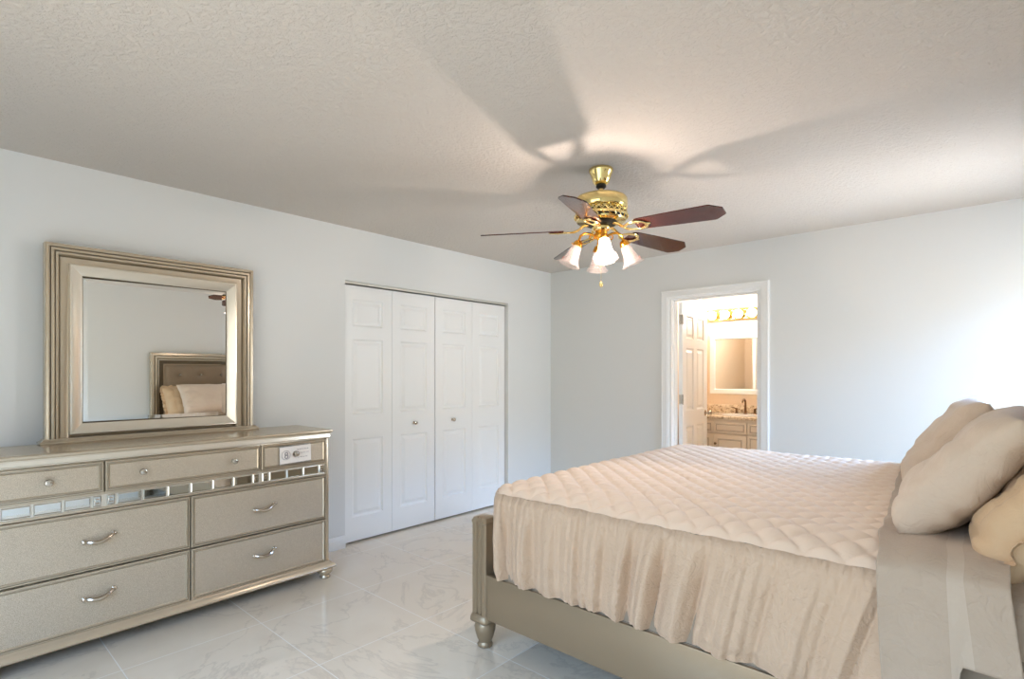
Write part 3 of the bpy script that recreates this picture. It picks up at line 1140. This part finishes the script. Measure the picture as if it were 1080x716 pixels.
def place(o, c, lean, yaw=0.0, roll=0.0):
    """lean: angle of the local x axis above the bed, towards +x"""
    o.rotation_mode = 'XYZ'
    mtx = Matrix.Translation(Vector(c)) @ Matrix.Rotation(yaw, 4, 'Z') @ Matrix.Rotation(-lean, 4, 'Y') @ Matrix.Rotation(roll, 4, 'X')
    o.matrix_world = mtx


PG = 'pillows leaning in front of the headboard'
pa = pillow_mesh(0.88, 0.46, 0.178, 1.7, inset=0.09).build('pillow', 'pillow_cloth', smooth=80)
tag(pa, 'plump sand pillow in front, leaning on the quilted sham nearest the camera', 'pillow', PG)
place(pa, (3.618, -2.300, 1.012), R(52), R(-3))
pb = pillow_mesh(0.88, 0.48, 0.180, 5.3, inset=0.08).build('pillow', 'pillow_cloth', smooth=80)
tag(pb, 'sand pillow farther back, half hidden behind the plump front pillow', 'pillow', PG)
place(pb, (3.510, -1.400, 1.000), R(56), R(2))


def sham(label, c, lean, yaw, seed):
    s = thing('pillow_sham', label, 'pillow', c, 0, 'quilted shams against the headboard')
    o = pillow_mesh(0.86, 0.46, 0.19, seed, quilt=True).build('sham_cushion', 'sham_cloth', s, smooth=80)
    mb = MB()
    L, W_ = 0.86, 0.46
    per = []
    n = 80
    for k in range(n): per.append((-W_ / 2 + W_ * k / n, -L / 2, 0, -1))
    for k in range(n): per.append((W_ / 2, -L / 2 + L * k / n, 1, 0))
    for k in range(n): per.append((W_ / 2 - W_ * k / n, L / 2, 0, 1))
    for k in range(n): per.append((-W_ / 2, L / 2 - L * k / n, -1, 0))
    rows = []
    for t in (0, 0.25, 0.5, 0.75, 1):
        row = []
        for i, (x, y, nx_, ny_) in enumerate(per):
            w_ = 0.014 * t * math.sin(i * 2 * PI / 9.4 + 5 * nz(i * 0.10, seed)) + 0.016 * t * nz(i * 0.3, t)
            o_ = 0.045 * t - 0.012
            row.append((x * 0.97 + nx_ * o_, y * 0.97 + ny_ * o_, w_))
        rows.append(row)
    mb.rings(rows, cap=False)
    mb.build('ruffle', 'sham_cloth', s, smooth=80)
    place(s, c, lean, yaw)
    return s


sham('tan quilted ruffled sham behind the front pillow at the right frame edge', (3.800, -2.42, 0.965), R(56), R(-2), 2.2)
sham('tan quilted ruffled sham at the far side of the bed behind the other pillow', (3.830, -1.42, 0.970), R(58), R(2), 7.9)

# ------------------------------------------------------------------ ceiling fan
FX, FY = 2.070, -2.212
fan = thing('ceiling_fan', 'polished brass ceiling fan with five dark wood blades and four glass lights', 'ceiling fan', (FX, FY, H))
Z = lambda z: z - H
mb = MB()
mb.lathe([(0.062, Z(2.440)), (0.066, Z(2.437)), (0.067, Z(2.428)), (0.063, Z(2.418)), (0.056, Z(2.404)), (0.050, Z(2.385)), (0.044, Z(2.364)), (0.034, Z(2.354)), (0.030, Z(2.352))], 36)
mb.build('canopy', 'brass', fan, smooth=50)
mb = MB(); mb.lathe([(0.026, Z(2.353)), (0.028, Z(2.340)), (0.018, Z(2.330))], 24); mb.build('canopy_collar', 'black_gap', fan)
mb = MB(); mb.lathe([(0.013, Z(2.345)), (0.013, Z(2.290))], 20); mb.lathe([(0.024, Z(2.300)), (0.026, Z(2.296)), (0.026, Z(2.284)), (0.03, Z(2.282))], 24); mb.build('downrod', 'brass', fan)
mb = MB()
mb.lathe([(0.03, Z(2.287)), (0.118, Z(2.284)), (0.134, Z(2.280)), (0.141, Z(2.272)), (0.143, Z(2.262)), (0.143, Z(2.222)), (0.139, Z(2.216)), (0.128, Z(2.212)), (0.126, Z(2.190))], 56)
mb.build('motor_housing', 'brass', fan, smooth=40)
# pierced band: brass dots and bars round a dark drum
mb = MB(); mb.lathe([(0.126, Z(2.213)), (0.124, Z(2.205)), (0.134, Z(2.176)), (0.126, Z(2.158)), (0.06, Z(2.150))], 48); mb.build('vent_drum', 'black_gap', fan)
mb = MB()
mb.lathe([(0.140, Z(2.186)), (0.148, Z(2.180)), (0.149, Z(2.174)), (0.143, Z(2.168)), (0.136, Z(2.170)), (0.136, Z(2.184))], 56, cap=False)
mb.lathe([(0.128, Z(2.164)), (0.136, Z(2.158)), (0.132, Z(2.150)), (0.090, Z(2.144)), (0.088, Z(2.150)), (0.122, Z(2.156))], 56, cap=False)
for k in range(26):
    a = 2 * PI * k / 26
    c, s = math.cos(a), math.sin(a)
    mb.tube([(0.128 * c, 0.128 * s, Z(2.212)), (0.136 * math.cos(a + 0.10), 0.136 * math.sin(a + 0.10), Z(2.198)), (0.140 * c, 0.140 * s, Z(2.184))], 0.0038, 6)
    mb.tube([(0.128 * c, 0.128 * s, Z(2.212)), (0.136 * math.cos(a - 0.10), 0.136 * math.sin(a - 0.10), Z(2.198)), (0.140 * c, 0.140 * s, Z(2.184))], 0.0038, 6)
    mb.tube([(0.145 * c, 0.145 * s, Z(2.172)), (0.134 * math.cos(a + 0.1), 0.134 * math.sin(a + 0.1), Z(2.160))], 0.004, 6)
mb.build('pierced_band', 'brass', fan, smooth=50)
mb = MB(); mb.lathe([(0.085, Z(2.152)), (0.088, Z(2.140)), (0.080, Z(2.132)), (0.05, Z(2.128))], 36); mb.build('rotor_hub', 'black_gap', fan)

BLZ = 2.106
ANG0 = 2.5
for k in range(5):
    ang = R(ANG0 + 72 * k)
    mb = MB()
    # outline of the blade in its plane (x outwards)
    out = []
    r0, r1 = 0.205, 0.660
    wA, wB = 0.052, 0.068
    for (x, w_) in ((r0, wA * 0.72), (r0 + 0.012, wA * 0.92), (r0 + 0.03, wA), (0.40, 0.061), (r1 - 0.060, wB), (r1 - 0.052, wB * 0.97), (r1 - 0.006, wB * 0.48), (r1, wB * 0.40)):
        out.append((x, w_))
    poly = [(x, -w_) for x, w_ in out] + [(x, w_) for x, w_ in reversed(out)]
    mb.prism(poly, lambda x, y: (x, y, 0.0), lambda x, y: (x, y, 0.006))
    b = mb.build('blade', 'mahogany', fan, smooth=0)
    b.matrix_local = Matrix.Rotation(ang, 4, 'Z') @ Matrix.Translation((0, 0, Z(BLZ))) @ Matrix.Rotation(R(2.0), 4, 'Y') @ Matrix.Rotation(R(-15), 4, 'X')
    # brass bracket: arm and open loop under the blade
    mb = MB()
    mb.tube([(0.070, 0, 0.032), (0.10, 0, 0.022), (0.125, 0, 0.004), (0.150, 0, -0.005)], [0.012, 0.011, 0.010, 0.010], 8, flat=0.7)
    loop = [(0.205 + 0.062 * math.cos(2 * PI * i / 28), (0.036 + 0.006 * math.cos(2 * PI * i / 28)) * math.sin(2 * PI * i / 28), -0.006) for i in range(28)]
    mb.tube(loop, [0.0085 + 0.002 * math.sin(6 * PI * i / 28) for i in range(28)], 8, closed=True, flat=0.6)
    mb.tube([(0.262, 0, -0.006), (0.280, 0, -0.005), (0.290, 0, -0.003)], [0.012, 0.009, 0.003], 8, flat=0.5)
    for sy in (-1, 1):
        mb.lathe([(0.006, -0.010), (0.005, -0.012), (0.002, -0.014)], 10, c=(0.235, 0.030 * sy, 0))
    mb.build('blade_bracket', 'brass', b, smooth=60)

# light kit
mb = MB()
mb.lathe([(0.045, Z(2.134)), (0.050, Z(2.126)), (0.050, Z(2.108)), (0.044, Z(2.100)), (0.030, Z(2.092))], 32)
mb.build('switch_housing', 'brass', fan, smooth=40)
mb = MB()
mb.lathe([(0.030, Z(2.094)), (0.034, Z(2.088)), (0.040, Z(2.076)), (0.036, Z(2.060)), (0.022, Z(2.050)), (0.018, Z(2.040)), (0.024, Z(2.030)), (0.020, Z(2.018)), (0.008, Z(2.008)), (0.004, Z(2.000))], 32)
mb.build('light_fitter', 'brass_amber', fan, smooth=50)
AIM = -50.0
for k in range(4):
    a = R(AIM + 90 * k)
    c, s = math.cos(a), math.sin(a)
    arm = MB()
    prof = [(0.030, 2.070), (0.060, 2.086), (0.090, 2.088), (0.112, 2.074), (0.120, 2.052), (0.119, 2.040)]
    arm.tube([(r_ * c, r_ * s, Z(z_)) for r_, z_ in prof], 0.007, 8)
    arm.tube([((0.050 + 0.014 * math.cos(t)) * c, (0.050 + 0.014 * math.cos(t)) * s, Z(2.066 + 0.014 * math.sin(t))) for t in [i * PI / 7 for i in range(14)]], 0.0035, 6, closed=True)
    tiltm = Matrix.Rotation(a, 3, 'Z') @ Matrix.Rotation(R(-24), 3, 'Y')
    org = Vector((0.119 * c, 0.119 * s, Z(2.044)))
    arm.lathe([(0.012, 0.004), (0.020, -0.002), (0.026, -0.014), (0.028, -0.030), (0.024, -0.032)], 20, c=org, mat=tiltm)
    for q in range(3):
        t = 2 * PI * q / 3
        arm.tube([org + tiltm @ Vector((0.026 * math.cos(t), 0.026 * math.sin(t), -0.024)), org + tiltm @ Vector((0.036 * math.cos(t), 0.036 * math.sin(t), -0.024))], 0.003, 6)
    ao = arm.build('light_arm', 'brass_amber', fan, smooth=50)
    sh = MB()
    prof = [(0.024, -0.026), (0.027, -0.034), (0.029, -0.050), (0.032, -0.072), (0.037, -0.094), (0.044, -0.114), (0.053, -0.130), (0.062, -0.141)]
    sh.lathe(prof, 64, c=org, mat=tiltm, cap=False, mod=lambda t, i: 1 + (0.055 * (i / 7) ** 3) * math.cos(8 * t) + 0.012 * math.cos(24 * t) * (i / 7))
    so_ = sh.build('shade', 'shade_glass', fan, smooth=80)
    mdf = so_.modifiers.new('thickness', 'SOLIDIFY'); mdf.thickness = 0.0016; mdf.offset = 0
    # painted roses near the rim
    fl = MB()
    for q in (-1, 0, 1):
        for w_ in range(3):
            t0 = a + 0.0 + q * 0.42
            t = q * 0.36
            rr_ = 0.047
            cen = Vector((rr_ * math.cos(t), rr_ * math.sin(t), -0.118))
            tang = Vector((-math.sin(t), math.cos(t), 0))
            upv = Vector((0, 0, 1))
            nrm = tang.cross(upv)
            pts = []
            rad = 0.0075 - 0.0022 * w_
            for i in range(12):
                g = 2 * PI * i / 12
                pts.append(org + tiltm @ (cen + nrm * 0.0012 + tang * rad * math.cos(g) + upv * rad * math.sin(g)))
            fl.tube(pts, 0.0008, 5, closed=True)
    M.setdefault('rose_paint', Mat('rose_paint', srgb(196, 132, 118), 0.5))
    fl.build('painted_rose', 'rose_paint', so_, smooth=60)
    bu = MB()
    bu.lathe([(0.010, -0.026), (0.012, -0.036), (0.018, -0.054), (0.022, -0.068), (0.020, -0.080), (0.012, -0.090), (0.003, -0.094)], 18, c=org, mat=tiltm)
    bu.build('bulb', 'bulb_lit' if k == 0 else 'bulb_dim', fan, smooth=60)
    ld = bpy.data.lights.new('fan_lamp', 'POINT')
    ld.energy = FAN_BULB[k]
    ld.color = (1.0, 0.83, 0.73)
    ld.shadow_soft_size = 0.009
    lo = bpy.data.objects.new('fan_lamp', ld)
    COL.objects.link(lo)
    lo.location = Vector((FX, FY, H)) + org + tiltm @ Vector((0, 0, -0.066))
mb = MB()
mb.tube([(0, 0, Z(2.004)), (0, 0, Z(1.826))], 0.0012, 6)
mb.lathe([(0.001, Z(1.828)), (0.006, Z(1.822)), (0.010, Z(1.812)), (0.011, Z(1.804)), (0.008, Z(1.796)), (0.002, Z(1.792))], 16)
mb.build('pull_chain', 'brass', fan, smooth=60)

# ------------------------------------------------------------------ bathroom
VF = 1.10
van = thing('vanity_cabinet', 'taupe bathroom vanity cabinet with panelled doors seen through the doorway', 'cabinet', (0, 0, 0))
VX1 = 2.72
mb = MB(); mb.box(BX0 + 0.004, VX1, VF, BY1 - 0.003, 0.10, 0.832, 0.002); mb.box(BX0 + 0.004, VX1, VF + 0.06, BY1 - 0.003, 0.0, 0.10); mb.build('body', 'taupe_paint', van)


def front(x0, x1, z0, z1, kind, knob=None):
    mb = MB()
    mb.box(x0, x1, VF - 0.018, VF - 0.0005, z0, z1, 0.002)
    fnv = lambda u, v, h: (u, VF - 0.018 - h, v)
    w_ = 0.045 if kind == 'door' else 0.02
    mb.frame(x0 + w_, x1 - w_, z0 + w_, z1 - w_, [(0, 0), (0.003, 0.004), (0.008, 0.004), (0.012, 0.0)], fnv, mis=[1, 0, 1])
    o = mb.build(kind, ['taupe_paint', 'taupe_line'], van)
    if knob:
        kb = MB()
        kb.lathe([(0.008, 0), (0.005, 0.006), (0.005, 0.014), (0.013, 0.018), (0.014, 0.024), (0.006, 0.028)], 14, mat=Matrix.Rotation(R(90), 3, 'X'))
        q = kb.build('knob', 'bronze', o)
        q.location = (knob[0], VF - 0.018, knob[1])


front(1.03, 1.386, 0.684, 0.806, 'drawer')
front(1.03, 1.386, 0.12, 0.668, 'door', None)
front(1.394, 1.738, 0.684, 0.806, 'drawer')
front(1.394, 1.738, 0.12, 0.668, 'door', (1.420, 0.570))
front(1.748, 2.10, 0.684, 0.806, 'drawer')
front(1.748, 2.10, 0.41, 0.668, 'drawer', (1.87, 0.560))
front(1.748, 2.10, 0.12, 0.40, 'drawer', (1.87, 0.26))
front(2.11, VX1 - 0.01, 0.684, 0.806, 'drawer')
front(2.11, VX1 - 0.01, 0.12, 0.668, 'door', (2.14, 0.570))
ct = thing('countertop', 'speckled tan granite countertop with low backsplash on the bathroom vanity', 'countertop', (0, 0, 0))
mb = MB(); mb.box(BX0 + 0.003, VX1 + 0.015, VF - 0.03, BY1 - 0.002, 0.834, 0.866, 0.006); mb.build('slab', 'granite', ct)
mb = MB(); mb.box(BX0 + 0.003, VX1 + 0.015, BY1 - 0.022, BY1 - 0.002, 0.867, 0.962, 0.003); mb.build('backsplash', 'granite', ct)
mb = MB(); mb.lathe([(0.19, 0.0), (0.205, 0.004), (0.20, 0.006), (0.185, 0.003), (0.15, -0.0), (0.02, 0.0005)], 40, c=(1.60, 1.34, 0.8662)); mb.build('sink_basin', 'porcelain', ct, smooth=50)
fa = thing('faucet', 'bronze widespread faucet with tall curved spout on granite countertop', 'faucet', (1.575, 1.545, 0.867))
mb = MB()
mb.lathe([(0.024, 0), (0.024, 0.008), (0.014, 0.014), (0.012, 0.07)], 18)
mb.tube([(0, 0, 0.06), (0, 0, 0.12), (0, -0.01, 0.150), (0, -0.04, 0.168), (0, -0.08, 0.160), (0, -0.10, 0.135)], [0.012, 0.011, 0.011, 0.010, 0.010, 0.009], 10)
mb.build('spout', 'bronze', fa, smooth=50)
for s in (-1, 1):
    mb = MB()
    mb.lathe([(0.022, 0), (0.022, 0.008), (0.012, 0.016), (0.011, 0.05), (0.016, 0.056), (0.010, 0.066)], 16)
    mb.tube([(0, 0, 0.058), (0.03 * s, -0.01, 0.070), (0.058 * s, -0.016, 0.078)], [0.008, 0.006, 0.005], 8)
    h_ = mb.build('handle', 'bronze', fa, smooth=50)
    h_.location = (0.10 * s, 0, 0)
t1 = MB(); t1.lathe([(0.0, 0.0), (0.030, 0.0), (0.034, 0.01), (0.036, 0.09), (0.036, 0.095), (0.032, 0.094), (0.030, 0.012), (0.0, 0.010)], 24, cap=False)
o = t1.build('tumbler', 'amber_ceramic', smooth=40); o.location = (1.735, 1.575, 0.867)
tag(o, 'amber brown tumbler cup beside the bathroom faucet', 'cup')
t2 = thing('soap_dispenser', 'brown soap dispenser with pump, farthest right on vanity counter', 'soap dispenser', (1.835, 1.57, 0.867))
mb = MB(); mb.lathe([(0.034, 0), (0.038, 0.01), (0.038, 0.085), (0.030, 0.10), (0.014, 0.105)], 24); mb.build('bottle', 'amber_ceramic', t2, smooth=40)
mb = MB(); mb.lathe([(0.013, 0.105), (0.013, 0.118), (0.004, 0.120), (0.004, 0.140)], 14); mb.tube([(0, 0, 0.140), (0, -0.02, 0.142), (0, -0.042, 0.134)], 0.005, 8); mb.build('pump', 'bronze', t2, smooth=40)

bm_ = thing('wall_mirror', 'white framed rectangular mirror on the wall above the bathroom vanity', 'mirror', (0, BY1, 0))
mb = MB()
mb.frame(1.132, 2.02, 1.085, 1.785, [(0, 0), (0, -0.022), (0.006, -0.026), (0.050, -0.022), (0.058, -0.016), (0.062, -0.006)], lambda u, v, h: (u, h - 0.001, v))
mb.build('frame', 'white_paint', bm_, smooth=25)
mb = MB(); mb.box(1.19, 1.962, -0.009, -0.004, 1.143, 1.727); mb.build('mirror_glass', 'mirror_glass', bm_)

lb = thing('vanity_light_bar', 'brass bar of round globe bulbs above the bathroom mirror', 'light fixture', (0, BY1, 0))
mb = MB()
mb.box(1.10, 2.02, -0.030, -0.002, 1.945, 2.075, 0.006)
mb.box(1.11, 2.01, -0.034, -0.030, 2.055, 2.069, 0.002); mb.box(1.11, 2.01, -0.034, -0.030, 1.951, 1.965, 0.002)
mb.build('back_plate', 'brass', lb)
for k in range(6):
    x = 1.185 + 0.150 * k
    mb = MB(); mb.lathe([(0.036, 0.0), (0.040, 0.006), (0.047, 0.030), (0.050, 0.052), (0.047, 0.052), (0.043, 0.030), (0.020, 0.014)], 24, c=(x, -0.034, 2.01), mat=Matrix.Rotation(R(90), 3, 'X')); mb.build('socket_shield', 'brass', lb, smooth=40)  # socket enlarged to a cup that keeps direct globe light off the wall
    mb = MB()
    mb.lathe([(0.046 * math.sin(PI * i / 14 + 0.001), -0.046 * math.cos(PI * i / 14)) for i in range(15)], 24, c=(x, -0.100, 2.01), mat=Matrix.Rotation(R(90), 3, 'X'))
    mb.build('globe_bulb', 'bath_bulb', lb, smooth=60)
